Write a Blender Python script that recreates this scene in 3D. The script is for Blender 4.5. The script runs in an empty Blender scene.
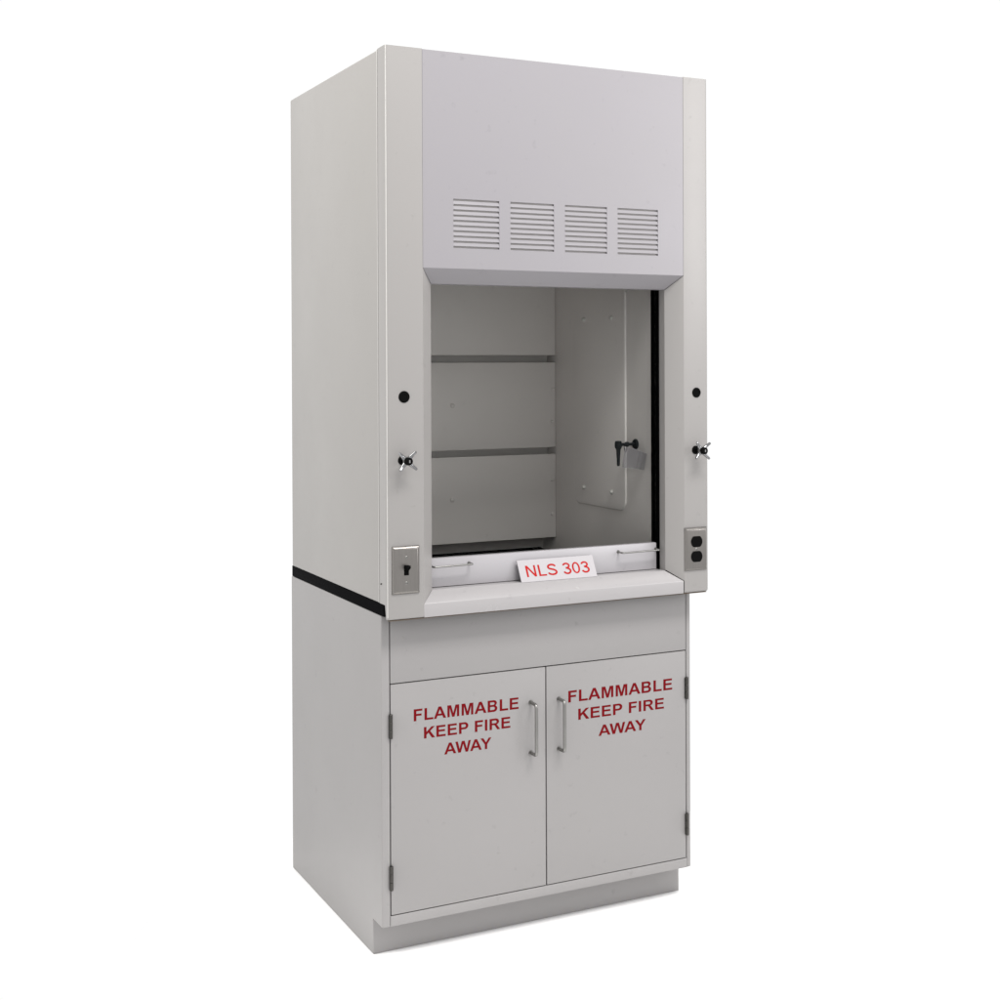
import bpy, bmesh, math, random
from mathutils import Vector, Matrix
from mathutils.geometry import tessellate_polygon

random.seed(3)
scene = bpy.context.scene
COL = scene.collection
PI = math.pi

# ------------------------------------------------------------------ dimensions (metres)
W = 0.914                      # hood width
D = 0.7294                     # hood depth
ZT, ZB, ZS = 2.1836, 0.8282, 0.8636
XJ, XK = 0.0949, 0.8373        # header joints
ZH = 1.6626                    # header bottom
BV = 0.0361                    # picture-frame chamfer
ZL = 0.861                     # front lip top
XI, XO = XJ + BV, XK - BV      # inner opening
CX0, CX1, CYF, CYB, CZ = 0.0039, 0.8882, 0.050, 0.747, 0.8321

# ------------------------------------------------------------------ materials
def new_mat(name):
    m = bpy.data.materials.new(name)
    m.use_nodes = True
    nt = m.node_tree
    return m, nt, nt.nodes['Principled BSDF']

def paint(name, col, rough=0.38, var=0.05, bump=0.02, tint=None, coat=0.0, spec=0.5):
    """powder-coated sheet metal: faint mottling, uneven gloss, orange peel"""
    m, nt, b = new_mat(name)
    N, L = nt.nodes, nt.links
    tc = N.new('ShaderNodeTexCoord')
    n1 = N.new('ShaderNodeTexNoise'); n1.inputs['Scale'].default_value = 3.1
    n1.inputs['Detail'].default_value = 5; n1.inputs['Roughness'].default_value = 0.6
    L.new(tc.outputs['Object'], n1.inputs['Vector'])
    mix = N.new('ShaderNodeMix'); mix.data_type = 'RGBA'
    c2 = tint or tuple(c * (1 - var) for c in col)
    mix.inputs['A'].default_value = (*col, 1)
    mix.inputs['B'].default_value = (*c2, 1)
    L.new(n1.outputs['Fac'], mix.inputs['Factor'])
    # tiny scuffs and dust specks
    n3 = N.new('ShaderNodeTexNoise'); n3.inputs['Scale'].default_value = 41
    n3.inputs['Detail'].default_value = 8
    L.new(tc.outputs['Object'], n3.inputs['Vector'])
    rmp = N.new('ShaderNodeMapRange')
    rmp.inputs['From Min'].default_value = 0.66; rmp.inputs['From Max'].default_value = 0.80
    rmp.inputs['To Min'].default_value = 0.0; rmp.inputs['To Max'].default_value = 0.5
    L.new(n3.outputs['Fac'], rmp.inputs['Value'])
    mix2 = N.new('ShaderNodeMix'); mix2.data_type = 'RGBA'
    mix2.inputs['B'].default_value = (*[c * 0.72 for c in col], 1)
    L.new(mix.outputs['Result'], mix2.inputs['A'])
    L.new(rmp.outputs['Result'], mix2.inputs['Factor'])
    L.new(mix2.outputs['Result'], b.inputs['Base Color'])
    rr = N.new('ShaderNodeMapRange')
    rr.inputs['To Min'].default_value = rough - 0.08; rr.inputs['To Max'].default_value = rough + 0.1
    L.new(n1.outputs['Fac'], rr.inputs['Value']); L.new(rr.outputs['Result'], b.inputs['Roughness'])
    n2 = N.new('ShaderNodeTexNoise'); n2.inputs['Scale'].default_value = 260
    n2.inputs['Detail'].default_value = 2
    L.new(tc.outputs['Object'], n2.inputs['Vector'])
    n4 = N.new('ShaderNodeTexNoise'); n4.inputs['Scale'].default_value = 2.2
    L.new(tc.outputs['Object'], n4.inputs['Vector'])
    bp0 = N.new('ShaderNodeBump'); bp0.inputs['Strength'].default_value = 0.10
    bp0.inputs['Distance'].default_value = 0.02
    L.new(n4.outputs['Fac'], bp0.inputs['Height'])
    bp = N.new('ShaderNodeBump'); bp.inputs['Strength'].default_value = bump
    bp.inputs['Distance'].default_value = 0.002
    L.new(n2.outputs['Fac'], bp.inputs['Height'])
    L.new(bp0.outputs['Normal'], bp.inputs['Normal'])
    L.new(bp.outputs['Normal'], b.inputs['Normal'])
    b.inputs['Specular IOR Level'].default_value = spec
    return m

def plain(name, col, rough=0.5, metal=0.0, spec=0.5, var=0.12, scale=30):
    m, nt, b = new_mat(name)
    N, L = nt.nodes, nt.links
    tc = N.new('ShaderNodeTexCoord')
    n = N.new('ShaderNodeTexNoise'); n.inputs['Scale'].default_value = scale
    n.inputs['Detail'].default_value = 4
    L.new(tc.outputs['Object'], n.inputs['Vector'])
    mx = N.new('ShaderNodeMix'); mx.data_type = 'RGBA'
    mx.inputs['A'].default_value = (*[c * (1 - var) for c in col], 1)
    mx.inputs['B'].default_value = (*[min(1, c * (1 + var)) for c in col], 1)
    L.new(n.outputs['Fac'], mx.inputs['Factor'])
    L.new(mx.outputs['Result'], b.inputs['Base Color'])
    b.inputs['Roughness'].default_value = rough
    b.inputs['Metallic'].default_value = metal
    b.inputs['Specular IOR Level'].default_value = spec
    return m

def brushed(name, col, rough=0.33):
    m, nt, b = new_mat(name)
    N, L = nt.nodes, nt.links
    tc = N.new('ShaderNodeTexCoord')
    mp = N.new('ShaderNodeMapping'); mp.inputs['Scale'].default_value = (900, 900, 12)
    L.new(tc.outputs['Object'], mp.inputs['Vector'])
    n = N.new('ShaderNodeTexNoise'); n.inputs['Scale'].default_value = 1.0
    n.inputs['Detail'].default_value = 3
    L.new(mp.outputs['Vector'], n.inputs['Vector'])
    mx = N.new('ShaderNodeMix'); mx.data_type = 'RGBA'
    mx.inputs['A'].default_value = (*[c * 0.8 for c in col], 1)
    mx.inputs['B'].default_value = (*[c * 1.15 for c in col], 1)
    L.new(n.outputs['Fac'], mx.inputs['Factor']); L.new(mx.outputs['Result'], b.inputs['Base Color'])
    rr = N.new('ShaderNodeMapRange'); rr.inputs['To Min'].default_value = rough - 0.07
    rr.inputs['To Max'].default_value = rough + 0.1
    L.new(n.outputs['Fac'], rr.inputs['Value']); L.new(rr.outputs['Result'], b.inputs['Roughness'])
    b.inputs['Metallic'].default_value = 1.0
    b.inputs['Anisotropic'].default_value = 0.5
    return m

def clear(name, tint, ior=1.10, gloss_rough=0.02, haze=0.0, hazecol=(0.6, 0.6, 0.6)):
    """thin clear sheet: see-through with Fresnel reflection, optionally a little milky"""
    m = bpy.data.materials.new(name); m.use_nodes = True
    nt = m.node_tree; N, L = nt.nodes, nt.links
    for n in list(N): N.remove(n)
    out = N.new('ShaderNodeOutputMaterial')
    tr = N.new('ShaderNodeBsdfTransparent'); tr.inputs['Color'].default_value = (*tint, 1)
    df = N.new('ShaderNodeBsdfDiffuse'); df.inputs['Color'].default_value = (*hazecol, 1)
    gl = N.new('ShaderNodeBsdfGlossy'); gl.inputs['Roughness'].default_value = gloss_rough
    fr = N.new('ShaderNodeFresnel'); fr.inputs['IOR'].default_value = ior
    tc = N.new('ShaderNodeTexCoord')
    nz = N.new('ShaderNodeTexNoise'); nz.inputs['Scale'].default_value = 6
    L.new(tc.outputs['Object'], nz.inputs['Vector'])
    mr = N.new('ShaderNodeMapRange'); mr.inputs['To Min'].default_value = haze * 0.6
    mr.inputs['To Max'].default_value = haze * 1.4
    L.new(nz.outputs['Fac'], mr.inputs['Value'])
    m1 = N.new('ShaderNodeMixShader'); m2 = N.new('ShaderNodeMixShader')
    L.new(mr.outputs['Result'], m1.inputs['Fac']); L.new(tr.outputs['BSDF'], m1.inputs[1])
    L.new(df.outputs['BSDF'], m1.inputs[2])
    L.new(fr.outputs['Fac'], m2.inputs['Fac']); L.new(m1.outputs['Shader'], m2.inputs[1])
    L.new(gl.outputs['BSDF'], m2.inputs[2]); L.new(m2.outputs['Shader'], out.inputs['Surface'])
    return m

M_SIDE = paint('paint_hood', (0.276, 0.264, 0.253), tint=(0.262, 0.252, 0.242), rough=0.38)
M_POST = paint('paint_post', (0.272, 0.260, 0.252), tint=(0.263, 0.253, 0.246), rough=0.32)
M_HEAD = paint('paint_header', (0.247, 0.235, 0.253), tint=(0.242, 0.232, 0.240), rough=0.32)
M_CAB = paint('paint_cabinet', (0.258, 0.248, 0.247), tint=(0.247, 0.239, 0.236), rough=0.42)
M_RAIL = paint('paint_rail', (0.375, 0.362, 0.380), tint=(0.365, 0.352, 0.362), rough=0.3)
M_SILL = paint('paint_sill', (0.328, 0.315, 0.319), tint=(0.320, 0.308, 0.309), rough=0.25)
M_LINER = paint('fibre_liner', (0.63, 0.600, 0.583), tint=(0.60, 0.570, 0.553), rough=0.38, bump=0.05)
M_STEEL = brushed('brushed_steel', (0.23, 0.217, 0.205), rough=0.34)
M_SATIN = plain('satin_steel', (0.26, 0.255, 0.245), rough=0.34, metal=1.0)
M_HINGE = plain('hinge_steel', (0.065, 0.062, 0.058), rough=0.4, metal=0.9)
M_CHROME = plain('chrome', (0.24, 0.24, 0.245), rough=0.14, metal=1.0, var=0.03)
M_BLACK = plain('black_plastic', (0.004, 0.004, 0.004), rough=0.6, spec=0.015)
M_DARKFIX = plain('dark_fixture', (0.006, 0.008, 0.009), rough=0.6, spec=0.12)
M_TRACK = plain('black_track', (0.002, 0.002, 0.002), rough=0.9, spec=0.0)
M_EPOXY = plain('black_epoxy', (0.003, 0.003, 0.0035), rough=0.85, spec=0.03)
M_DARKIN = plain('dark_inside', (0.03, 0.03, 0.03), rough=0.8)
M_SLOT = plain('slot_metal', (0.33, 0.315, 0.31), rough=0.7)
M_EDGE_HILITE = plain('pale_highlight', (0.43, 0.42, 0.405), rough=0.3, var=0.04)  # edge highlight as a pale colour, for the two added strips
M_BROWN = plain('raw_edge', (0.085, 0.060, 0.040), rough=0.7)
M_GREYMARK = plain('grey_mark', (0.16, 0.16, 0.16), rough=0.5)
M_PIN = plain('pale_pin', (0.46, 0.45, 0.43), rough=0.3)
M_RED = plain('dark_red_vinyl', (0.138, 0.0045, 0.0070), rough=0.7, spec=0.04)
M_REDINK = plain('red_ink', (0.38, 0.020, 0.018), rough=0.8, spec=0.03)
M_CARD = plain('white_card', (0.385, 0.368, 0.380), rough=0.5, var=0.02)
M_GLASS = clear('sash_glass', (0.97, 0.975, 0.97), haze=0.0)
M_TAG = clear('clear_tag', (0.86, 0.86, 0.88), ior=1.3, gloss_rough=0.3, haze=0.24, hazecol=(0.55, 0.53, 0.55))
M_FLOOR = plain('white_paper', (0.93, 0.93, 0.93), rough=0.9, spec=0.1, var=0.01)

# ------------------------------------------------------------------ geometry helpers
def finish(name, bm, mat, parent=None, sharp=32, recalc=True, flat=False):
    if recalc:
        bmesh.ops.recalc_face_normals(bm, faces=bm.faces[:])
    me = bpy.data.meshes.new(name)
    bm.to_mesh(me); bm.free()
    mats = mat if isinstance(mat, (list, tuple)) else [mat]
    for m in mats: me.materials.append(m)
    for p in me.polygons: p.use_smooth = not flat
    if not flat: me.set_sharp_from_angle(angle=math.radians(sharp))
    o = bpy.data.objects.new(name, me)
    COL.objects.link(o)
    if parent is not None:
        o.parent = parent
        # parts are modelled in world coordinates: undo the ancestors' offset
        off = Vector((0, 0, 0)); p = parent
        while p is not None:
            off += p.location; p = p.parent
        me.transform(Matrix.Translation(-off))
    return o

def put(bm, verts, faces, mi=0):
    vs = [bm.verts.new(v) for v in verts]
    for f in faces:
        try:
            fa = bm.faces.new([vs[i] for i in f]); fa.material_index = mi
        except ValueError:
            pass
    return vs

def box(bm, x0, x1, y0, y1, z0, z1, bev=0.0, seg=2, mi=0):
    t = bmesh.new()
    put(t, [(x0, y0, z0), (x1, y0, z0), (x1, y1, z0), (x0, y1, z0),
            (x0, y0, z1), (x1, y0, z1), (x1, y1, z1), (x0, y1, z1)],
        [(0, 3, 2, 1), (4, 5, 6, 7), (0, 1, 5, 4), (1, 2, 6, 5), (2, 3, 7, 6), (3, 0, 4, 7)])
    if bev > 0:
        bmesh.ops.bevel(t, geom=t.edges[:], offset=bev, segments=seg, profile=0.5, affect='EDGES')
    merge(bm, t, mi)

def merge(bm, t, mi=0, mat=None):
    if mat is not None: t.transform(mat)
    for f in t.faces: f.material_index = mi
    me = bpy.data.meshes.new('tmp'); t.to_mesh(me); t.free()
    n0 = len(bm.faces)
    bm.from_mesh(me)
    bm.faces.ensure_lookup_table()
    for f in bm.faces[n0:]: f.material_index = mi
    bpy.data.meshes.remove(me)

def extrude_x(bm, prof, x0, x1, bev=0.0, efilter=None, mi=0):
    """prof: list of (y, z); x0/x1 numbers or functions of (y, z)"""
    t = bmesh.new()
    n = len(prof)
    f0 = x0 if callable(x0) else (lambda y, z: x0)
    f1 = x1 if callable(x1) else (lambda y, z: x1)
    a = [t.verts.new((f0(y, z), y, z)) for y, z in prof]
    b = [t.verts.new((f1(y, z), y, z)) for y, z in prof]
    t.faces.new(a); t.faces.new(b[::-1])
    for i in range(n):
        j = (i + 1) % n
        t.faces.new((a[j], a[i], b[i], b[j]))
    bmesh.ops.recalc_face_normals(t, faces=t.faces[:])
    if bev > 0:
        es = [e for e in t.edges if efilter is None or efilter(e.verts[0].co, e.verts[1].co)]
        bmesh.ops.bevel(t, geom=es, offset=bev, segments=3, profile=0.5, affect='EDGES')
    merge(bm, t, mi)

def lathe(bm, prof, n=32, axis='-Y', at=(0, 0, 0), mi=0):
    """prof: list of (radius, height along axis)"""
    t = bmesh.new()
    rings = []
    for r, h in prof:
        if r <= 1e-7:
            rings.append([t.verts.new((0, 0, h))])
        else:
            rings.append([t.verts.new((r * math.cos(2 * PI * k / n), r * math.sin(2 * PI * k / n), h)) for k in range(n)])
    for A, B in zip(rings, rings[1:]):
        for k in range(n):
            k2 = (k + 1) % n
            if len(A) == 1 and len(B) == 1: continue
            if len(A) == 1: t.faces.new((A[0], B[k], B[k2]))
            elif len(B) == 1: t.faces.new((A[k], B[0], A[k2]))
            else: t.faces.new((A[k], B[k], B[k2], A[k2]))
    R = {'-Y': Matrix.Rotation(PI / 2, 4, 'X'), '-X': Matrix.Rotation(-PI / 2, 4, 'Y'),
         'Z': Matrix.Identity(4), '-Z': Matrix.Rotation(PI, 4, 'X')}[axis]
    merge(bm, t, mi, Matrix.Translation(at) @ R)

def tube(bm, pts, r, n=12, mi=0, radii=None):
    t = bmesh.new()
    pts = [Vector(p) for p in pts]
    rings = []
    prevn = None
    for i, p in enumerate(pts):
        d = (pts[min(i + 1, len(pts) - 1)] - pts[max(i - 1, 0)]).normalized()
        if prevn is None:
            a = Vector((0, 0, 1)) if abs(d.z) < 0.9 else Vector((1, 0, 0))
            nn = (a - d * a.dot(d)).normalized()
        else:
            nn = (prevn - d * prevn.dot(d)).normalized()
        prevn = nn
        bb = d.cross(nn)
        rr = radii[i] if radii else r
        rings.append([t.verts.new(p + nn * rr * math.cos(2 * PI * k / n) + bb * rr * math.sin(2 * PI * k / n)) for k in range(n)])
    for A, B in zip(rings, rings[1:]):
        for k in range(n):
            k2 = (k + 1) % n
            t.faces.new((A[k], A[k2], B[k2], B[k]))
    t.faces.new(rings[0][::-1]); t.faces.new(rings[-1])
    merge(bm, t, mi)

def bend(corners, r, n=6):
    """rounded polyline through corner points"""
    P = [Vector(c) for c in corners]
    out = [P[0]]
    for a, b, c in zip(P, P[1:], P[2:]):
        u = (a - b).normalized(); v = (c - b).normalized()
        p0, p1 = b + u * r, b + v * r
        for k in range(n + 1):
            s = k / n
            out.append(p0 * (1 - s) ** 2 + b * 2 * s * (1 - s) + p1 * s ** 2)
    out.append(P[-1])
    return out

def empty(name, loc, label, cat, group=None):
    o = bpy.data.objects.new(name, None)
    o.empty_display_size = 0.05
    o.location = loc; COL.objects.link(o)
    o['label'] = label; o['category'] = cat
    if group: o['group'] = group
    return o

def lab(o, text):
    o['label'] = text
    return o

# ------------------------------------------------------------------ lettering
def arc(cx, cy, rx, ry, a0, a1, n=14):
    return [(cx + rx * math.cos(math.radians(a0 + (a1 - a0) * k / n)),
             cy + ry * math.sin(math.radians(a0 + (a1 - a0) * k / n))) for k in range(n + 1)]

def stroke(path, w):
    """outline of a centre line of constant width"""
    L_, R_ = [], []
    n = len(path)
    for i in range(n):
        p0 = Vector(path[max(i - 1, 0)]); p1 = Vector(path[min(i + 1, n - 1)])
        d = (p1 - p0).normalized(); nn = Vector((-d.y, d.x)) * (w / 2)
        c = Vector(path[i])
        L_.append(tuple(c + nn)); R_.append(tuple(c - nn))
    return L_ + R_[::-1]

H = 716
def bold():
    S, T = 146, 122
    g = {}
    g['F'] = (611, [[[(74, 0), (74, H), (565, H), (565, H - T), (220, H - T), (220, 430), (518, 430), (518, 308), (220, 308), (220, 0)]]])
    g['L'] = (611, [[[(76, 0), (76, H), (222, H), (222, T), (583, T), (583, 0)]]])
    g['I'] = (278, [[[(68, 0), (68, H), (213, H), (213, 0)]]])
    g['E'] = (667, [[[(73, 0), (73, H), (604, H), (604, H - T), (218, H - T), (218, 437), (577, 437), (577, 316), (218, 316), (218, T), (618, T), (618, 0)]]])
    g['A'] = (722, [[[(0, 0), (278, H), (433, H), (718, 0), (562, 0), (500, 163), (213, 163), (153, 0)], [(258, 284), (355, 549), (454, 284)]]])
    g['M'] = (833, [[[(71, 0), (71, H), (287, H), (417, 228), (546, H), (763, H), (763, 0), (629, 0), (629, 564), (487, 0), (348, 0), (205, 564), (205, 0)]]])
    b_out = [(73, 0), (73, H), (420, H)] + arc(430, 541, 192, 175, 88, -52) + [(545, 396)] + arc(437, 203, 215, 203, 58, -90)
    b_h1 = [(218, H - T), (218, 432)] + arc(400, 513, 82, 81, -90, 90)
    b_h2 = [(218, 313), (218, T)] + arc(405, 217.5, 96, 95.5, -90, 90)
    g['B'] = (722, [[b_out, b_h1, b_h2]])
    p_out = [(73, 0), (73, H), (400, H)] + arc(408, 493, 218, 223, 88, -88) + [(218, 270), (218, 0)]
    p_h = [(218, H - T), (218, 392)] + arc(385, 493, 92, 101, -90, 90)
    g['P'] = (667, [[p_out, p_h]])
    r_out = [(73, 0), (73, H), (420, H)] + arc(430, 513, 220, 203, 88, -72) + [(560, 250), (712, 0), (540, 0), (400, 245)] + arc(330, 220, 60, 79, 40, 90)[0:] + [(218, 299), (218, 0)]
    r_h = [(218, H - T), (218, 413)] + arc(410, 503.5, 90, 90.5, -90, 90)
    g['R'] = (722, [[r_out, r_h]])
    g['K'] = (722, [[[(75, 0), (75, H), (220, H), (220, 398), (512, H), (706, H), (437, 438), (721, 0), (534, 0), (337, 334), (220, 215), (220, 0)]]])
    g['W'] = (944, [[[(174, 0), (4, H), (152, H), (260, 224), (390, H), (562, H), (687, 216), (796, H), (941, H), (767, 0), (614, 0), (472, 535), (330, 0)]]])
    g['Y'] = (667, [[[(261, 0), (261, 301), (-1, H), (168, H), (336, 433), (501, H), (667, H), (405, 300), (405, 0)]]])
    return g

def regular():
    g = {}
    w = 108
    g['N'] = (722, [[[(70, 0), (70, H), (182, H), (541, 172), (541, H), (646, H), (646, 0), (534, 0), (175, 545), (175, 0)]]])
    g['L'] = (556, [[[(70, 0), (70, H), (178, H), (178, 94), (524, 94), (524, 0)]]])
    s = arc(333, 530, 215, 144, 12, 180, 16)[:] + arc(333, 530, 215, 150, 185, 250, 8)
    s = arc(333, 532, 215, 142, 8, 215, 20) + [(232, 414), (330, 380), (430, 350)] + arc(333, 196, 242, 150, 40, -172, 22)
    g['S'] = (667, [[stroke(s, w)]])
    g['0'] = (556, [[arc(278, 353, 236, 365, 0, 360, 40)[:-1], arc(278, 353, 134, 276, 0, 360, 40)[:-1]]])
    t1 = arc(262, 533, 172, 140, 170, -78, 18)
    t2 = [(215, 385), (262, 386)] + arc(275, 196, 195, 165, 75, -168, 22)
    g['3'] = (556, [[stroke(t1, 102)], [stroke(t2, 104)]])
    return g
BOLD, REG = bold(), regular()

def text_width(s, g, kern):
    w = 0
    for i, ch in enumerate(s):
        if i: w += kern.get(s[i - 1] + ch, 0)
        w += 278 if ch == ' ' else g[ch][0]
    return w

def text_mesh(bm, s, g, cap, width, xc, base, to3d, kern={}, lift=0.0):
    """lay a line of capitals; to3d(u, v, h) maps text plane metres to 3-D"""
    tw = text_width(s, g, kern)
    sx = width / tw; sy = cap / H
    pen = 0; prev = ''
    for ch in s:
        pen += kern.get(prev + ch, 0); prev = ch
        if ch == ' ':
            pen += 278; continue
        adv, shapes = g[ch]
        for si, polys in enumerate(shapes):
            P3 = [[Vector(((pen + x) * sx - width / 2 + xc, y * sy + base, 0)) for x, y in pl] for pl in polys]
            tris = tessellate_polygon(P3)
            flat = [p for pl in P3 for p in pl]
            h = 0.00035 + lift + si * 0.0002
            vs = [bm.verts.new(to3d(p.x, p.y, h)) for p in flat]
            for t in tris:
                try: bm.faces.new([vs[i] for i in t])
                except ValueError: pass
        pen += adv

# =================================================================== FLOOR
bm = bmesh.new()
n = 64
vs = [bm.verts.new((0.45 + 1.05 * math.cos(2 * PI * k / n), 0.0 + 1.05 * math.sin(2 * PI * k / n), 0.0)) for k in range(n)]
bm.faces.new(vs)
fl = finish('floor', bm, M_FLOOR)
fl['kind'] = 'structure'

# =================================================================== BASE CABINET
cab = empty('base_cabinet', (0.446, 0.40, 0.0),
            'grey steel base cabinet with two flammable warning doors under the black worktop', 'cabinet')
TR, TZ = 0.0592, 0.0845
prof = [(CYF, TZ), (CYF, CZ), (CYB, CZ), (CYB, 0.001), (CYF + TR + 0.0022, 0.001), (CYF + TR + 0.0022, TZ)]
for x0, x1 in ((CX0, 0.0258), (0.8756, CX1)):
    bm = bmesh.new()
    extrude_x(bm, prof, x0, x1, 0.0032,
              lambda a, b: abs(a.y - CYF) < 1e-5 and abs(b.y - CYF) < 1e-5 or (abs(a.z - CZ) < 1e-5 and abs(b.z - CZ) < 1e-5) or
              (a.y < 0.12 and b.y < 0.12 and abs(a.x - b.x) < 1e-6))
    finish('side_panel', bm, M_CAB, cab)
bm = bmesh.new()
extrude_x(bm, [(CYF, TZ), (CYF, 0.1095), (CYF + 0.02, 0.1095), (CYF + 0.02, TZ)], 0.0259, 0.8755, 0.0018,
          lambda a, b: abs(a.x - b.x) > 0.3)
box(bm, 0.0264, 0.8750, CYF + 0.0205, CYB - 0.02, TZ + 0.002, TZ + 0.012)
finish('bottom_rail', bm, M_CAB, cab)
bm = bmesh.new(); box(bm, CX0 + 0.0001, CX1 - 0.0001, CYF + TR, CYF + TR + 0.0021, 0.001, TZ - 0.0003)
lab(finish('toe_kick', bm, M_CAB, cab), 'recessed plinth under the doors')
bm = bmesh.new(); box(bm, 0.0264, 0.8750, CYB - 0.018, CYB - 0.002, TZ + 0.013, CZ - 0.02)
finish('back_panel', bm, M_CAB, cab)
bm = bmesh.new(); box(bm, 0.0264, 0.8750, CYF + 0.012, CYB - 0.03, CZ - 0.010, CZ - 0.0005)
finish('top_panel', bm, M_CAB, cab)
bm = bmesh.new(); box(bm, 0.0275, 0.8740, CYF + 0.0006, CYF + 0.018, 0.6672, 0.8215, 0.0012)
lab(finish('apron', bm, M_CAB, cab), 'blank panel above the doors')

def door(x0, x1, z0, z1, xh, textlines, xc, slope, hinge_x, where):
    bm = bmesh.new(); box(bm, x0, x1, CYF, CYF + 0.019, z0, z1, 0.0014)
    d = finish('door', bm, M_CAB, cab)
    lab(d, where)
    # pull
    bm = bmesh.new()
    tube(bm, bend([(xh, CYF + 0.001, 0.5795), (xh, CYF - 0.030, 0.5795), (xh, CYF - 0.030, 0.4525), (xh, CYF + 0.001, 0.4525)], 0.010), 0.0042, 16)
    for z in (0.5795, 0.4525):
        lathe(bm, [(0.0, 0.0012), (0.0062, 0.0012), (0.0066, 0.0), (0.0066, -0.0005)], 20, '-Y', (xh, CYF - 0.0001, z))
    finish('handle', bm, M_SATIN, d)
    # lettering
    bm = bmesh.new()
    kern = {'AW': -55, 'WA': -55, 'AY': -74, 'LA': 0, 'LE': 0}
    def to3(u, v, h): return (u, CYF - h, v + (u - xc) * slope)
    for s, cap, w, base, dx in textlines:
        text_mesh(bm, s, BOLD, cap, w, xc + dx, base, to3, kern)
    lab(finish('lettering', bm, M_RED, d, recalc=False), 'dark red warning text FLAMMABLE KEEP FIRE AWAY')
    # hinges
    for zc in (0.5655, 0.2015):
        bm = bmesh.new()
        for k, (a, b) in enumerate(((-0.029, -0.0105), (-0.0095, 0.0095), (0.0105, 0.029))):
            lathe(bm, [(0.0, a), (0.0042, a), (0.0046, a + 0.0006), (0.0046, b - 0.0006), (0.0042, b), (0.0, b)], 16, 'Z', (hinge_x, CYF - 0.0032, zc))
        sgn = 1 if hinge_x < 0.4 else -1
        box(bm, min(hinge_x, hinge_x + sgn * 0.0050), max(hinge_x, hinge_x + sgn * 0.0050), CYF - 0.0016, CYF - 0.0003, zc - 0.027, zc + 0.027)
        finish('hinge', bm, M_HINGE, d)
    return d

door(0.0278, 0.4484, 0.1118, 0.6646, 0.4066,
     [('FLAMMABLE', 0.0288, 0.290, 0.5690, 0), ('KEEP FIRE', 0.0275, 0.240, 0.5245, 0.0015), ('AWAY', 0.0275, 0.128, 0.4790, 0.0025)],
     0.2292, -0.009, 0.0268, 'left flammable door with its pull on the right')
door(0.4514, 0.8730, 0.1118, 0.6646, 0.4870,
     [('FLAMMABLE', 0.0296, 0.322, 0.5665, 0), ('KEEP FIRE', 0.0282, 0.267, 0.5190, 0.0015), ('AWAY', 0.0278, 0.144, 0.4700, 0.0035)],
     0.6717, -0.003, 0.8746, 'right flammable door with its pull on the left')

# =================================================================== WORKTOP
bm = bmesh.new(); box(bm, 0.0035, 0.9000, 0.030, 0.742, CZ + 0.0005, 0.8625, 0.0015)
box(bm, 0.1380, 0.7895, 0.7060, 0.7185, 0.8627, 0.8690, 0.001)
wt = finish('worktop', bm, M_EPOXY)
wt['label'] = 'black worktop slab between the hood and the base cabinet'
wt['category'] = 'worktop'

# =================================================================== FUME HOOD
hood = empty('fume_hood', (W / 2, 0.36, 0.8625),
             'white metal fume hood with a vented header standing on the black worktop', 'fume hood')
RET = 0.0488
# side panels, top, back
for x0, x1 in ((0.0, 0.018), (W - 0.018, W)):
    bm = bmesh.new(); box(bm, x0, x1, RET + 0.0016, D, ZS - 0.0009, ZT - 0.001, 0.0055, 4)
    sp = finish('side_panel', bm, M_SIDE, hood)
    if x0 == 0:
        bm = bmesh.new()
        lathe(bm, [(0.0, 0.0022), (0.0016, 0.0018), (0.0024, 0.0)], 14, '-X', (x0, RET - 0.012, ZS + 0.047))
        side_screw = bm
bm = bmesh.new(); box(bm, 0.0185, W - 0.0185, 0.004, D - 0.011, ZT - 0.014, ZT - 0.004)
finish('top_panel', bm, M_SIDE, hood)
bm = bmesh.new(); box(bm, 0.0185, W - 0.0185, D - 0.0102, D - 0.0004, ZS, ZT - 0.004)
finish('back_panel', bm, M_LINER, hood)

# corner posts: flat front, folded return, short skirt, chamfer towards the opening
def post(mirror):
    fx = (lambda x: W - x) if mirror else (lambda x: x)
    bm = bmesh.new()
    t = bmesh.new()
    prof = [(0.0, ZB), (0.0, ZT), (RET, ZT), (RET, ZS), (0.014, ZS), (0.014, ZB)]
    xin = W - XK if mirror else XJ
    tmp = bmesh.new()
    extrude_x(tmp, prof, 0.0006, xin, 0.0062,
              lambda a, b: abs(a.x - 0.0006) < 1e-6 and abs(b.x - 0.0006) < 1e-6 and a.y < 0.02 and b.y < 0.02 and not (abs(a.z - ZT) < 1e-5 and abs(b.z - ZT) < 1e-5)
              or (abs(a.z - ZB) < 1e-6 and abs(b.z - ZB) < 1e-6 and abs(a.y) < 1e-6 and abs(b.y) < 1e-6))
    zi0, zi1 = ZL + 0.0265, ZH - BV
    xi = xin + BV
    r = 0.0012
    put(tmp, [(xin, 0, ZL), (xin, 0, ZH - 0.0004), (xi - r, BV - r, zi1), (xi - r, BV - r, zi0),
              (xi, BV + 0.0005, zi1), (xi, BV + 0.0005, zi0), (xi, 0.0626, zi1 + 0.3), (xi, 0.0626, zi0 - 0.02),
              (xin, 0.0626, zi1 + 0.3), (xin, 0.0626, zi0 - 0.02), (xi, BV + 0.0005, zi1 + 0.3), (xi, BV + 0.0005, zi0 - 0.02)],
        [(0, 3, 2, 1), (3, 5, 4, 2), (11, 7, 6, 10), (7, 9, 8, 6)])
    if mirror:
        for v in tmp.verts: v.co.x = W - v.co.x
        bmesh.ops.reverse_faces(tmp, faces=tmp.faces[:])
    merge(bm, tmp)
    return finish('corner_post', bm, M_POST, hood, recalc=False)
pl = post(False); pr = post(True)
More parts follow.
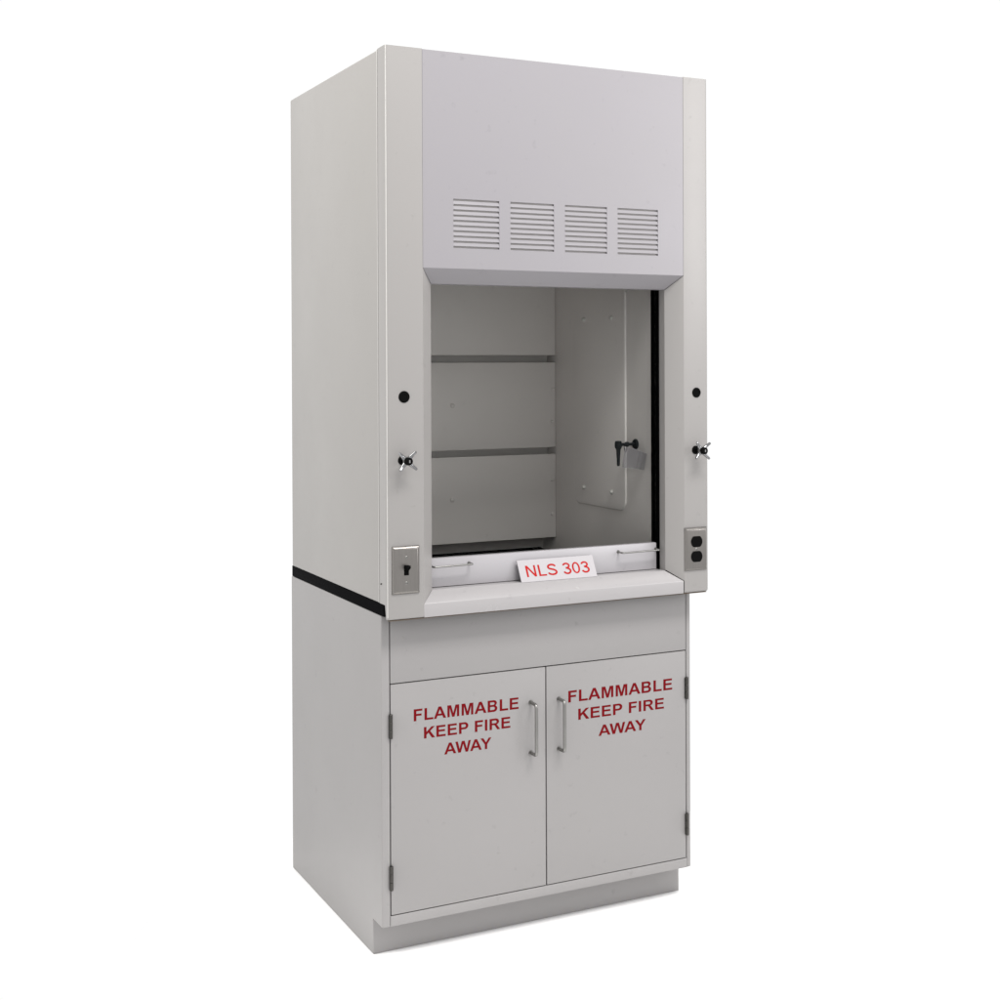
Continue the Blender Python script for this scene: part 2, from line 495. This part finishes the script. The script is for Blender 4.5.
bm = bmesh.new(); box(bm, -0.0009, 0.0020, RET + 0.0008, RET + 0.0040, ZS + 0.001, ZT - 0.001, 0.0009)  # added strip: its pale colour paints the highlight on the panel edge
lab(finish('edge_highlight', bm, M_EDGE_HILITE, hood), 'thin pale strip added as a highlight between the side panel and the corner post')
bm = bmesh.new(); tube(bm, [(0.0025, 0.0019, ZB + 0.006), (0.0025, 0.0019, ZT - 0.0005)], 0.0015, 12)  # added bead: its pale colour paints the glint on the post corner
lab(finish('edge_highlight', bm, M_EDGE_HILITE, hood), 'thin pale strip added as a highlight down the front corner')
side_screw_o = finish('screw', side_screw, M_HINGE, pl)

# header panel with four banks of louvres
g = 0.0007
xs_v = [(0.1757, 0.2988), (0.3293, 0.4511), (0.4825, 0.6047), (0.6363, 0.7585)]
SH, PITCH, NS = 0.0046, 0.0126, 10
ztop = 1.8283 + SH / 2
zs_cells = []
bm = bmesh.new()
v_lo = ztop - (NS - 1) * PITCH - SH - 0.0012
xe = [XJ + g] + [c for ab in xs_v for c in ab] + [XK - g]
ze = [ZH, v_lo, ztop, ZT - 0.0012]
YF = 0.0004
for i in range(len(xe) - 1):
    for j in range(3):
        if j == 1 and i % 2 == 1: continue
        put(bm, [(xe[i], YF, ze[j]), (xe[i + 1], YF, ze[j]), (xe[i + 1], YF, ze[j + 1]), (xe[i], YF, ze[j + 1])], [(0, 1, 2, 3)])
bmesh.ops.remove_doubles(bm, verts=bm.verts[:], dist=1e-6)
# side and top returns, chamfer underside, back plate
x0, x1 = XJ + g, XK - g
put(bm, [(x0, YF, ZH), (x0, YF, ZT - 0.0012), (x0, 0.02, ZT - 0.0012), (x0, 0.02, ZH)], [(0, 1, 2, 3)])
put(bm, [(x1, YF, ZH), (x1, YF, ZT - 0.0012), (x1, 0.02, ZT - 0.0012), (x1, 0.02, ZH)], [(3, 2, 1, 0)])
put(bm, [(x0, YF, ZT - 0.0012), (x1, YF, ZT - 0.0012), (x1, 0.02, ZT - 0.0012), (x0, 0.02, ZT - 0.0012)], [(0, 1, 2, 3)])
e = 0.0012
put(bm, [(x0, YF, ZH), (x1, YF, ZH), (x1 - BV + e, BV - e, ZH - BV + e), (x0 + BV - e, BV - e, ZH - BV + e),
         (x1 - BV + e, BV + 0.0008, ZH - BV), (x0 + BV - e, BV + 0.0008, ZH - BV),
         (x1 - BV + e, 0.064, ZH - BV), (x0 + BV - e, 0.064, ZH - BV),
         (x1 - BV + e, 0.064, ZH + 0.2), (x0 + BV - e, 0.064, ZH + 0.2)],
    [(0, 3, 2, 1), (3, 5, 4, 2), (5, 7, 6, 4), (7, 9, 8, 6)])
bmesh.ops.remove_doubles(bm, verts=bm.verts[:], dist=1e-6)
head = finish('header_panel', bm, M_HEAD, hood, recalc=False, flat=True)
lab(head, 'smooth upper front panel with four louvred vents')
for (a, b) in xs_v:
    bm = bmesh.new()
    for k in range(NS):
        zt = ztop - k * PITCH
        zb = zt - SH
        zn = zt - PITCH if k < NS - 1 else v_lo
        dy = 0.0019; SD = 0.0050
        # slot sleeve (open front, dark bottom of the slot 14 mm in)
        put(bm, [(a, YF, zt), (b, YF, zt), (b, SD, zt), (a, SD, zt),
                 (a, YF, zb), (b, YF, zb), (b, SD, zb), (a, SD, zb)],
            [(0, 1, 2, 3), (0, 3, 7, 4), (1, 5, 6, 2)])
        put(bm, [(a, SD, zt), (b, SD, zt), (b, SD, zb), (a, SD, zb)], [(0, 1, 2, 3)], 1)
        # blade: its top edge sits back, its foot is flush
        put(bm, [(a, YF + dy, zb), (b, YF + dy, zb), (b, YF, zn), (a, YF, zn), (b, SD, zb), (a, SD, zb)],
            [(0, 3, 2, 1), (0, 1, 4, 5)])
        put(bm, [(a, YF, zb), (a, YF + dy, zb), (a, YF, zn)], [(0, 1, 2)])
        put(bm, [(b, YF, zb), (b, YF + dy, zb), (b, YF, zn)], [(2, 1, 0)])
    finish('vent', bm, [M_HEAD, M_SLOT], head, recalc=False, flat=True)

# front sill: bevelled lip under the sash
prof = [(0.0, ZB), (0.0, ZL), (BV, ZL + 0.0258), (0.100, ZL + 0.0240), (0.100, ZL + 0.004), (0.014, ZL - 0.012), (0.014, ZB)]
bm = bmesh.new()
extrude_x(bm, prof, lambda y, z: XJ + 0.0001 + min(max(y, 0), BV) * (1 if z > ZL - 0.001 else 0),
          lambda y, z: (XK - 0.0032) - min(max(y, 0), BV) * (1 if z > ZL - 0.001 else 0), 0.0022,
          lambda a, b: abs(a.x - b.x) > 0.3 and a.y < 0.05)
finish('sill', bm, M_SILL, hood)
bm = bmesh.new(); box(bm, 0.006, W - 0.006, 0.0022, 0.0130, ZB - 0.0021, ZB - 0.0003, 0.0004)
lab(finish('sill_edge', bm, M_BROWN, hood), 'thin brown raw edge under the front sill')

# interior: liner walls, ceiling, tracks, baffles
LB, LT = 0.8628, 1.98
def rpanel(y0, y1, z0, z1, r):
    pts = []
    for (cy, cz, a0) in ((y1 - r, z0 + r, -90), (y1 - r, z1 - r, 0), (y0 + r, z1 - r, 90), (y0 + r, z0 + r, 180)):
        for k in range(9):
            a = math.radians(a0 + 90 * k / 8)
            pts.append((cy + r * math.cos(a), cz + r * math.sin(a)))
    return pts
for side in (-1, 1):
    xw = 0.80 if side > 0 else W - 0.80 + 0.018
    xb = xw + side * 0.012
    bm = bmesh.new(); box(bm, min(xw, xb), max(xw, xb), 0.0990, D - 0.0106, LB, LT)
    lw = finish('liner_wall', bm, M_LINER, hood)
    bm = bmesh.new()
    xa, xc_ = xw - side * 0.003, xw
    box(bm, min(xa + side * 0.001, xb), max(xa + side * 0.001, xb), 0.0632, 0.0985, LB, LT)
    finish('sash_track', bm, M_TRACK, hood)
    bm = bmesh.new()
    prf = rpanel(0.226, 0.520, 1.0235, 1.700, 0.032)
    xi_ = xw - side * 0.0052
    extrude_x(bm, prf, xw - side * 0.0001, xi_, 0.0035, lambda a, b: abs(a.x - xi_) < 1e-6 and abs(b.x - xi_) < 1e-6)
    for v in bm.verts:      # the panel stands proud at the front and runs flush with the wall at the back
        v.co.x = xw + (v.co.x - xw) * (1.0 - 0.84 * (v.co.y - 0.226) / 0.294)
    ap = finish('access_panel', bm, M_LINER, lw, sharp=50)
    for y, z in ((0.457, 1.073), (0.297, 1.072), (0.4545, 1.562), (0.2965, 1.561)):
        bm = bmesh.new()
        lathe(bm, [(0.0, 0.0085), (0.0035, 0.0078), (0.0058, 0.0050), (0.0062, 0.002), (0.0062, -0.0005)], 18, '-X', (0, 0, 0))
        if side < 0:
            for v in bm.verts: v.co.x = -v.co.x
        bmesh.ops.translate(bm, verts=bm.verts[:], vec=(xw + (xi_ - xw) * (1.0 - 0.84 * (y - 0.226) / 0.294), y, z))
        finish('pin', bm, M_PIN, lw)
    if side > 0:
        bm = bmesh.new()
        lathe(bm, [(0.0, 0.004), (0.003, 0.0035), (0.004, 0.0)], 14, '-X', (xw, 0.225, 1.632))
        finish('pin', bm, M_PIN, lw)
bm = bmesh.new(); box(bm, 0.121, 0.811, 0.066, D - 0.0106, LT + 0.001, LT + 0.01)
finish('liner_ceiling', bm, M_LINER, hood)
for z0, z1, pins in ((1.4595, 1.94, [(0.455, 1.70)]),
                     (1.1815, 1.4375, [(0.456, 1.312), (0.786, 1.259), (0.790, 1.357)]),
                     (0.9085, 1.1610, [(0.455, 1.0366), (0.7855, 1.0824), (0.785, 0.9788)])):
    bm = bmesh.new(); box(bm, 0.1325, 0.7990, 0.633, 0.639, z0, z1, 0.0010)
    bf = finish('baffle', bm, M_LINER, hood)
    for x, z in pins:
        bm = bmesh.new()
        r = 0.0066 if x < 0.6 else 0.0050
        lathe(bm, [(0.0, 0.0060), (r * 0.6, 0.0052), (r, 0.003), (r, -0.0005)], 18, '-Y', (x, 0.633, z))
        finish('pin', bm, M_LINER, bf)
# carriers that show behind the two slots
for zc in (1.4485, 1.1713):
    bm = bmesh.new(); box(bm, 0.1330, 0.7985, 0.684, 0.688, zc - 0.025, zc + 0.025)
    finish('baffle_rail', bm, M_LINER, hood)

# sash: white bottom rail, glass, two wire pulls
bm = bmesh.new(); box(bm, 0.1215, 0.7930, 0.0662, 0.0880, ZL + 0.0262, 0.9570, 0.0016)
rail = finish('sash', bm, M_RAIL, hood)
lab(rail, 'closed sliding sash with a white bottom rail')
bm = bmesh.new(); box(bm, 0.1215, 0.7905, 0.0705, 0.0840, 1.690, 1.715)
finish('top_rail', bm, M_RAIL, rail)
bm = bmesh.new(); box(bm, 0.1225, 0.7978, 0.0755, 0.0795, 0.9575, 1.6895)
finish('glass_pane', bm, M_GLASS, rail)
for xa, xb in ((0.1405, 0.2440), (0.6745, 0.7900)):
    bm = bmesh.new()
    z = 0.9395
    tube(bm, bend([(xa, 0.067, z), (xa, 0.043, z), (xb, 0.043, z + 0.001), (xb, 0.067, z + 0.001)], 0.006), 0.0023, 12)
    for x in (xa, xb):
        lathe(bm, [(0.0, 0.001), (0.0044, 0.001), (0.0048, -0.0005)], 16, '-Y', (x, 0.0662, z + 0.0005))
    finish('handle', bm, M_SATIN, rail)

# plug buttons
for x, r in ((0.0454, 0.0140), (0.8762, 0.0132)):
    bm = bmesh.new()
    lathe(bm, [(0.0, 0.0022), (r * 0.45, 0.0022), (r * 0.5, 0.0030), (r * 0.82, 0.0030), (r, 0.0012), (r, -0.0005)], 36, '-Y', (x, 0, 1.3553))
    finish('plug_button', bm, M_BLACK, hood)

# gas valves with a four-arm chrome handle
def valve(x, z, rot=0.0):
    bm = bmesh.new()
    lathe(bm, [(0.0, 0.0030), (0.0098, 0.0030), (0.0112, 0.0014), (0.0112, -0.0004)], 28, '-Y', (x, 0, z))
    base = finish('valve', bm, M_BLACK, hood)
    bm = bmesh.new()
    lathe(bm, [(0.0052, -0.002), (0.0052, 0.010), (0.0064, 0.018), (0.0098, 0.026), (0.0104, 0.031), (0.0100, 0.036), (0.0, 0.036)], 28, '-Y', (x, 0, z))
    for k in range(4):
        a = rot + PI / 4 + k * PI / 2
        dx, dz = math.cos(a), math.sin(a)
        pts, rad = [], []
        for s, h, r in ((0.004, 0.030, 0.0064), (0.010, 0.030, 0.0056), (0.016, 0.0305, 0.0044), (0.022, 0.0325, 0.0037), (0.0275, 0.035, 0.0034), (0.0295, 0.036, 0.0028), (0.0303, 0.0364, 0.0010)):
            pts.append((x + dx * s, -h, z + dz * s)); rad.append(r)
        tube(bm, pts, 0, 12, radii=rad)
    finish('cross_handle', bm, M_CHROME, base)
    bm = bmesh.new()
    lathe(bm, [(0.0, 0.0450), (0.0076, 0.0450), (0.0090, 0.0435), (0.0092, 0.0362), (0.0, 0.0362)], 28, '-Y', (x, 0, z))
    cap = finish('index_cap', bm, M_BLACK, base)
    box_ = bmesh.new(); box(box_, x - 0.0012, x + 0.0018, -0.0456, -0.0452, z - 0.0032, z + 0.0034)
    merge_mark = box_
    o = finish('cap_mark', merge_mark, M_GREYMARK, base)
valve(0.0405, 1.2052, 0.05)
valve(0.8730, 1.2040, -0.06)

# stainless wall plates
def plate(x, z):
    w, h, t, c = 0.0349, 0.0565, 0.0066, 0.0085
    t_ = bmesh.new()
    ring = lambda a, b, y: [(x - a, y, z - b), (x + a, y, z - b), (x + a, y, z + b), (x - a, y, z + b)]
    R_ = [(0.0, 0.0), (0.0, 0.0014), (0.10, 0.0027), (0.25, 0.0039), (0.45, 0.0051), (0.70, 0.0061), (0.88, 0.0065), (1.0, 0.0066)]
    vs = []
    for q, y in R_: vs += ring(w - c * q, h - c * q, -y)
    F = []
    for L_ in range(len(R_) - 1):
        for k in range(4):
            k2 = (k + 1) % 4
            F.append((4 * L_ + k, 4 * L_ + k2, 4 * L_ + 4 + k2, 4 * L_ + 4 + k))
    m_ = 4 * (len(R_) - 1)
    F.append((m_, m_ + 1, m_ + 2, m_ + 3))
    put(t_, vs, F)
    return t_, -t
def screw(x, y, z, parent, r=0.0036):
    bm = bmesh.new()
    lathe(bm, [(0.0, 0.0011), (r * 0.75, 0.0010), (r, 0.0002), (r, -0.0008)], 18, '-Y', (x, y, z))
    box(bm, x - r * 0.8, x + r * 0.8, y - 0.00125, y - 0.0010, z - 0.0004, z + 0.0004, mi=1)
    finish('screw', bm, [M_SATIN, M_BLACK], parent)
t_, yf = plate(0.0472, 0.9457)
sw = finish('switch_plate', t_, M_STEEL, hood, sharp=35)
lab(sw, 'brushed steel plate with a black toggle switch')
bm = bmesh.new()
box(bm, 0.0472 - 0.0060, 0.0472 + 0.0060, yf - 0.0005, yf + 0.0005, 0.9457 - 0.0120, 0.9457 + 0.0120, 0.0)
extrude_x(bm, [(yf - 0.0005, 0.9420), (yf - 0.0005, 0.9535), (yf - 0.0150, 0.9590), (yf - 0.0175, 0.9530)], 0.0472 - 0.0046, 0.0472 + 0.0046, 0.0010)
finish('toggle', bm, M_BLACK, sw)
for dz in (0.0302, -0.0302): screw(0.0472, yf, 0.9457 + dz, sw)
t_, yf = plate(0.8712, 0.9435)
op = finish('outlet_plate', t_, M_STEEL, hood, sharp=35)
lab(op, 'brushed steel plate with two black power sockets')
for dz in (0.0196, -0.0196):
    bm = bmesh.new()
    pts = []
    for k in range(40):
        a = 2 * PI * k / 40
        px = 0.0172 * math.cos(a); pz = 0.0172 * math.sin(a)
        pts.append((px, max(-0.0142, min(0.0142, pz))))
    vf = [bm.verts.new((0.8712 + px, yf - 0.0016, 0.9435 + dz + pz)) for px, pz in pts]
    vb = [bm.verts.new((0.8712 + px, yf + 0.0004, 0.9435 + dz + pz)) for px, pz in pts]
    bm.faces.new(vf)
    for k in range(40): bm.faces.new((vf[k], vf[(k + 1) % 40], vb[(k + 1) % 40], vb[k]))
    so = finish('socket', bm, M_BLACK, op)
screw(0.8712, yf, 0.9435, op)

# hose outlet on the right liner wall, inside
fx, fy, fz = 0.7998, 0.1775, 1.2129
bm = bmesh.new()
lathe(bm, [(0.0, 0.007), (0.006, 0.007), (0.0115, 0.006), (0.0140, 0.0025), (0.0140, -0.0006)], 28, '-X', (fx, fy, fz))
ho = finish('hose_outlet', bm, M_DARKFIX, hood)
lab(ho, 'dark angled hose outlet on the inner right wall')
bm = bmesh.new()
tube(bm, [(fx - 0.004, fy, fz), (fx - 0.050, fy, fz)], 0.0042, 16)
lathe(bm, [(0.0, 0.0105), (0.0085, 0.0095), (0.0100, 0.004), (0.0100, -0.006), (0.0085, -0.010), (0.0, -0.010)], 24, 'Z', (fx - 0.056, fy, fz))
lathe(bm, [(0.0, 0.004), (0.0058, 0.004), (0.0072, 0.001), (0.0072, -0.004), (0.0058, -0.006), (0.0, -0.006)], 20, '-X', (fx - 0.030, fy, fz))
prof = [(0.0, 0.058), (0.0034, 0.058)]
for k in range(5):
    zz = 0.055 - k * 0.0085
    prof += [(0.0046 + 0.0004 * k, zz - 0.004), (0.0038 + 0.0005 * k, zz - 0.0065)]
prof += [(0.0080, 0.010), (0.0080, 0.004)]
lathe(bm, prof, 20, '-Z', (fx - 0.056, fy, fz))
finish('nozzle', bm, M_DARKFIX, ho)

# =================================================================== LOOSE THINGS
# name card leaning on the sash rail
P0 = Vector((0.3735, 0.0335, ZL + 0.0252)); P1 = Vector((0.5925, 0.0335, ZL + 0.0252))
upv = Vector((-0.0020, 0.0235, 0.0525))
card = empty('sign_card', ((P0.x + P1.x) / 2, P0.y, P0.z),
             'white sign card with red number lettering leaning on the white sash rail', 'sign')
un = upv.normalized(); xn = Vector((1, 0, 0)); nn = xn.cross(un).normalized()
if nn.y > 0: nn = -nn
bm = bmesh.new()
A = [P0, P1, P1 + upv, P0 + upv]
th = 0.0024
put(bm, [tuple(p) for p in A] + [tuple(p - nn * th) for p in A],
    [(0, 1, 2, 3), (7, 6, 5, 4), (0, 4, 5, 1), (1, 5, 6, 2), (2, 6, 7, 3), (3, 7, 4, 0)])
bmesh.ops.bevel(bm, geom=bm.edges[:], offset=0.0004, segments=1, affect='EDGES')
finish('card', bm, M_CARD, card)
bm = bmesh.new()
def cardmap(u, v, h):
    p = P0 + xn * u + un * v + nn * h
    return (p.x, p.y, p.z + u * -0.0)
text_mesh(bm, 'NLS 303', REG, 0.0292, 0.187, 0.1095, 0.0130, cardmap)
lab(finish('lettering', bm, M_REDINK, card, recalc=False), 'red lettering NLS 303')

# clear tag hanging from the hose outlet
c = [Vector((0.7640, 0.1730, 1.2075)), Vector((0.7860, 0.1000, 1.1910)), Vector((0.7860, 0.1144, 1.1467)), Vector((0.7640, 0.1920, 1.1490))]
bm = bmesh.new()
nrm = (c[1] - c[0]).cross(c[3] - c[0]).normalized() * 0.0012
N_ = 8
top, bot = [], []
def quad(u, v):
    p = (c[0] * (1 - u) + c[1] * u) * (1 - v) + (c[3] * (1 - u) + c[2] * u) * v
    return p + nrm * (3.0 * math.sin(PI * u) * 1.2)
fr = [[bm.verts.new(quad(i / N_, j / N_)) for i in range(N_ + 1)] for j in range(N_ + 1)]
bk = [[bm.verts.new(quad(i / N_, j / N_) - nrm) for i in range(N_ + 1)] for j in range(N_ + 1)]
for j in range(N_):
    for i in range(N_):
        bm.faces.new((fr[j][i], fr[j][i + 1], fr[j + 1][i + 1], fr[j + 1][i]))
        bm.faces.new((bk[j][i], bk[j + 1][i], bk[j + 1][i + 1], bk[j][i + 1]))
for k in range(N_):
    bm.faces.new((fr[0][k], bk[0][k], bk[0][k + 1], fr[0][k + 1]))
    bm.faces.new((fr[N_][k], fr[N_][k + 1], bk[N_][k + 1], bk[N_][k]))
    bm.faces.new((fr[k][0], fr[k + 1][0], bk[k + 1][0], bk[k][0]))
    bm.faces.new((fr[k][N_], bk[k][N_], bk[k + 1][N_], fr[k + 1][N_]))
tag = finish('plastic_tag', bm, M_TAG)
tag['label'] = 'clear plastic tag hanging from the dark hose outlet behind the glass'
tag['category'] = 'tag'
bm = bmesh.new()
loop = []
for k in range(17):
    a = 2 * PI * k / 16
    loop.append((0.7665, 0.178 + 0.0075 * math.sin(a) * 0.8, 1.2050 + 0.0125 * math.cos(a)))
tube(bm, loop, 0.0011, 8)
finish('ring', bm, M_DARKFIX, tag)

# =================================================================== LIGHT
w = bpy.data.worlds.new('World'); scene.world = w; w.use_nodes = True
bg = w.node_tree.nodes['Background']
bg.inputs['Color'].default_value = (1, 1, 1, 1)
bg.inputs['Strength'].default_value = 1.01

def area(name, loc, target, size, power, col):
    l = bpy.data.lights.new(name, 'AREA'); l.shape = 'RECTANGLE'
    l.size, l.size_y = size; l.energy = power; l.color = col
    o = bpy.data.objects.new(name, l); COL.objects.link(o)
    o.location = loc
    d = Vector(target) - Vector(loc)
    o.rotation_euler = d.to_track_quat('-Z', 'Y').to_euler()
    return o
area('ceiling_lamp', (0.75, -2.25, 4.6), (0.45, 0.2, 1.2), (2.2, 1.0), 186, (1.0, 0.985, 0.97))
area('side_lamp', (-1.9, 0.3, 3.6), (0.1, 0.4, 1.5), (1.2, 1.6), 56, (1.0, 0.98, 0.94))

area('right_lamp', (3.1, -2.5, 2.1), (0.4, 0.0, 1.2), (1.2, 1.8), 34, (1.0, 0.985, 1.0))
area('strip_lamp', (-2.8, -0.30, 1.9), (0.0, 0.0, 1.3), (0.4, 2.6), 20, (1.0, 0.985, 0.96))

# =================================================================== CAMERA
cd = bpy.data.cameras.new('camera'); cam = bpy.data.objects.new('camera', cd); COL.objects.link(cam)
R = Vector((0.89640119, -0.44322583, -0.00397063)); U = Vector((0.00558362, 0.00233426, 0.99998169)); F = Vector((0.44320844, 0.89640695, -0.00456724))
m = Matrix(((R.x, U.x, -F.x, -1.16730412), (R.y, U.y, -F.y, -2.96539791), (R.z, U.z, -F.z, 1.42829468), (0, 0, 0, 1)))
cam.matrix_world = m
cd.sensor_width = 36; cd.sensor_fit = 'HORIZONTAL'
cd.lens = 36 * 1351.5532 / 1000
cd.shift_y = (371.8327 - 500) / 1000
cd.clip_start = 0.05; cd.clip_end = 100
scene.camera = cam

vs_ = scene.view_settings
vs_.view_transform = 'Standard'; vs_.look = 'None'; vs_.exposure = 0; vs_.gamma = 1
vs_.use_curve_mapping = False
scene.cycles.max_bounces = 10
scene.cycles.diffuse_bounces = 5
scene.cycles.transparent_max_bounces = 12
scene.cycles.caustics_reflective = False
scene.cycles.caustics_refractive = False
scene.cycles.use_denoising = True
